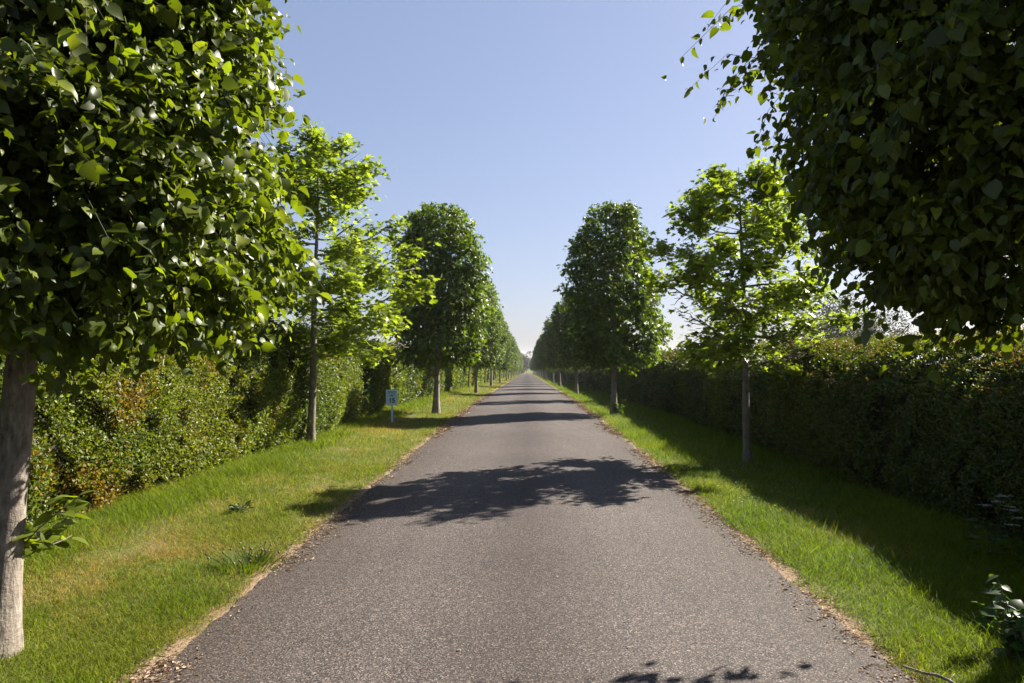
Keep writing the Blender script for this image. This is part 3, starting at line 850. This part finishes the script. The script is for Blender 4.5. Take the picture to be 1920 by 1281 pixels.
# ------------------------------------------------------------------ small things on the verges
def blob(mb, c, rad, col, seed=0):
    u = np.linspace(0, np.pi, 6)[1:-1]; a = np.arange(7) / 7 * 2 * np.pi
    v = [(c[0], c[1], c[2] + rad)] + [(c[0] + rad * math.sin(p) * math.cos(q), c[1] + rad * math.sin(p) * math.sin(q), c[2] + rad * math.cos(p)) for p in u for q in a] + [(c[0], c[1], c[2] - rad)]
    L, S = [], []
    for j in range(7): L += [0, 1 + j, 1 + (j + 1) % 7]; S.append(3)
    for i in range(3):
        for j in range(7):
            L += [1 + i * 7 + j, 8 + i * 7 + j, 8 + i * 7 + (j + 1) % 7, 1 + i * 7 + (j + 1) % 7]; S.append(4)
    for j in range(7): L += [29, 22 + (j + 1) % 7, 22 + j]; S.append(3)
    mb.add(v, L, S, col)

r = np.random.default_rng(601)
cx, cy = -2.32, 6.15
cl = empty('wildflower_clump', (cx, cy, gzf(cx, cy)))
tag(cl, 'tuft of tall grass with pale clover heads by the left edge of the drive', 'wildflowers')
sm = MB()
for k in range(44):
    a = r.uniform(0, 6.28); d = r.uniform(.0, .30)
    e = np.array([d * math.cos(a) * 1.3 + .03, d * math.sin(a), r.uniform(.07, .18)])
    b = np.array([e[0] * .5, e[1] * .5, 0])
    sm.tube(curve(b, e, .06, 5, int(r.integers(1e6))), np.linspace(.0025, .0014, 5), 4, (.06, .10, .02))
    if k < 26:
        hm = MB(); blob(hm, e, r.uniform(.006, .011), np.array([.34, .28, .19]) * r.uniform(.6, 1.1)); hm.build('flower_head', M_LITTER, cl, True)
n = 420
a = r.uniform(0, 6.28, n); d = .25 * r.random(n) ** .6
leaves(sm, BLADE, np.stack([d * np.cos(a) * 1.3, d * np.sin(a), 0 * a], 1), np.stack([np.cos(a) * .4 + .2, np.sin(a) * .4, 0 * a + 1], 1),
       np.stack([np.cos(a), np.sin(a), .2 + 0 * a], 1), r.uniform(.05, .13, n), np.array([.12, .17, .024]) * r.uniform(.6, 1.3, (n, 1)), .006)
sm.build('stems', M_GRASS, cl)

# dark dock weed in the left verge
wx, wy = -3.12, 8.05
wd = MB(); r = np.random.default_rng(611)
n = 34; a = r.uniform(0, 6.28, n)
leaves(wd, OVAL, np.stack([.10 * np.cos(a) * r.random(n), .10 * np.sin(a) * r.random(n), r.uniform(0, .07, n)], 1),
       np.stack([np.cos(a), np.sin(a), r.uniform(.1, 1.1, n)], 1), np.stack([r.normal(0, .3, n), r.normal(0, .3, n), np.ones(n)], 1),
       r.uniform(.04, .10, n), np.array([.060, .095, .018]) * r.uniform(.6, 1.3, (n, 1)))
w = wd.build('weed', M_HEDGE); w.location = (wx, wy, gzf(wx, wy))
tag(w, 'small dark broad-leaved weed in the dry left verge', 'weed')

# fallen stick at the right road edge
p0 = np.array([2.10, 4.22]); p1 = np.array([2.30, 3.80])
mb = MB()
c = curve((p0[0], p0[1], gzf(*p0) + .020), (p1[0], p1[1], gzf(*p1) + .034), .02, 8, 7)
mb.tube(c, np.linspace(.007, .010, 8), 7)
mb.tube(curve(c[4], c[4] + np.array([.05, .04, .02]), 0., 4, 8), np.linspace(.005, .002, 4), 5)
tag(mb.build('stick', M_BARK, None, True), 'grey fallen stick lying at the right edge of the drive', 'stick')

# cow parsley at the foot of the right hedge
r = np.random.default_rng(631)
for k, (x, y, h, lab) in enumerate(((4.22, 6.9, .62, 'cow parsley with small white umbels, taller of two by the right hedge foot'),
                                    (4.25, 6.3, .55, 'second cow parsley, lower and nearer the right frame edge, by the shaded hedge'))):
    root = empty('cow_parsley', (x, y, gzf(x, y))); tag(root, lab, 'plant', 'cow parsley by the right hedge')
    sm = MB()
    for q in range(5):
        fm = MB()
        a = r.uniform(0, 6.28); e = np.array([.16 * math.cos(a), .16 * math.sin(a), h * r.uniform(.75, 1.05)])
        sm.tube(curve((0, 0, 0), e, .03, 5, q + 70), np.linspace(.004, .002, 5), 5, (.05, .09, .025))
        for w_ in range(9):
            b = r.uniform(0, 6.28); rr = .055 * r.random() ** .5
            f = e + np.array([rr * math.cos(b), rr * math.sin(b), .03])
            sm.tube([e, f], [.0012, .0008], 3, (.05, .09, .025), cap=False)
            m = 8; g = r.uniform(0, 6.28, m)
            leaves(fm, KITE, f + np.stack([.009 * np.cos(g), .009 * np.sin(g), 0 * g], 1), np.stack([np.cos(g), np.sin(g), .2 + 0 * g], 1),
                   np.tile([0, 0, 1.], (m, 1)), .011, np.tile([.62, .62, .55], (m, 1)))
        fm.build('umbel', M_LITTER, root)
    n = 70; a = r.uniform(0, 6.28, n)
    leaves(sm, KITE, np.stack([.1 * np.cos(a), .1 * np.sin(a), r.uniform(.05, h * .6, n)], 1), np.stack([np.cos(a), np.sin(a), .1 + 0 * a], 1),
           np.tile([0, 0, 1.], (n, 1)) + r.normal(0, .3, (n, 3)), r.uniform(.04, .09, n), np.array([.045, .09, .02]) * r.uniform(.7, 1.2, (n, 1)))
    sm.build('stems', M_HEDGE, root)

# daisies scattered in the right verge
r = np.random.default_rng(641); mb = MB()
n = 130; y = 8 + 26 * r.random(n); x = 2.3 + 1.3 * r.random(n)
for k in range(n):
    m = 7; g = np.arange(m) / m * 6.283
    c = np.array([x[k], y[k], gzf(x[k], y[k]) + r.uniform(.05, .11)])
    leaves(mb, KITE, np.tile(c, (m, 1)), np.stack([np.cos(g), np.sin(g), .1 + 0 * g], 1), np.tile([0, -.3, 1.], (m, 1)), .013, np.tile([.7, .7, .66], (m, 1)))
tag(mb.build('daisies', M_LITTER), 'tiny white daisies dotted through the right verge grass', 'daisies', None, 'stuff')

# ------------------------------------------------------------------ summer haze
m, nt, out = new_mat('haze_air')
pv = nt.nodes.new('ShaderNodeVolumePrincipled')
pv.inputs['Color'].default_value = (.93, .95, 1., 1.); pv.inputs['Density'].default_value = .00022; pv.inputs['Anisotropy'].default_value = .35
nt.links.new(pv.outputs[0], out.inputs['Volume'])
mb = MB(); mb.box((-1230, -430, -9.5), (1230, 2530, 12.))
hz = mb.build('haze', m); tag(hz, 'thin summer haze paling the far trees', 'haze', None, 'stuff')

# ------------------------------------------------------------------ light, sky, camera
SUN_AZ, SUN_EL = 53., 34.          # degrees right of straight ahead, degrees above the horizon
world = bpy.data.worlds.new('World'); scene.world = world; world.use_nodes = True
nt = world.node_tree; nt.nodes.clear()
sky = nt.nodes.new('ShaderNodeTexSky'); sky.sky_type = 'NISHITA'; sky.sun_disc = False
sky.sun_elevation = R(SUN_EL); sky.sun_rotation = R(SUN_AZ)
sky.air_density = 1.0; sky.dust_density = 1.0; sky.ozone_density = 1.0; sky.altitude = 30
bg = nt.nodes.new('ShaderNodeBackground'); bg.inputs[1].default_value = .069
gm = nt.nodes.new('ShaderNodeGamma'); gm.inputs[1].default_value = .55      # softer fall-off from horizon to zenith
nt.links.new(sky.outputs[0], gm.inputs[0])
wo = nt.nodes.new('ShaderNodeOutputWorld')
nt.links.new(mix(nt, 1., gm.outputs[0], (.97, 1.02, 1.26), 'MULTIPLY'), bg.inputs[0]); nt.links.new(bg.outputs[0], wo.inputs[0])
sun = bpy.data.lights.new('sun', 'SUN'); sun.energy = 5.0; sun.angle = R(.53); sun.color = (1., .93, .82)
so = bpy.data.objects.new('sun', sun); COL.objects.link(so)
d = Vector((math.sin(R(SUN_AZ)) * math.cos(R(SUN_EL)), math.cos(R(SUN_AZ)) * math.cos(R(SUN_EL)), math.sin(R(SUN_EL))))
so.rotation_euler = d.to_track_quat('Z', 'Y').to_euler(); so.location = (20, 10, 20)

cam = bpy.data.cameras.new('camera'); cam.lens = 36 * 1390 / 1920; cam.sensor_width = 36; cam.clip_end = 9000; cam.clip_start = .05
co = bpy.data.objects.new('camera', cam); COL.objects.link(co)
co.location = (0, 0, 1.75)
co.rotation_euler = (R(90 + math.degrees(math.atan(27.5 / 1390))), 0, math.atan(28 / 1390))
scene.camera = co
scene.view_settings.view_transform = 'Standard'; scene.view_settings.look = 'None'
scene.view_settings.exposure = 1.84; scene.view_settings.gamma = 1.
scene.render.engine = 'CYCLES'
scene.cycles.max_bounces = 8; scene.cycles.diffuse_bounces = 3; scene.cycles.transmission_bounces = 6; scene.cycles.transparent_max_bounces = 4
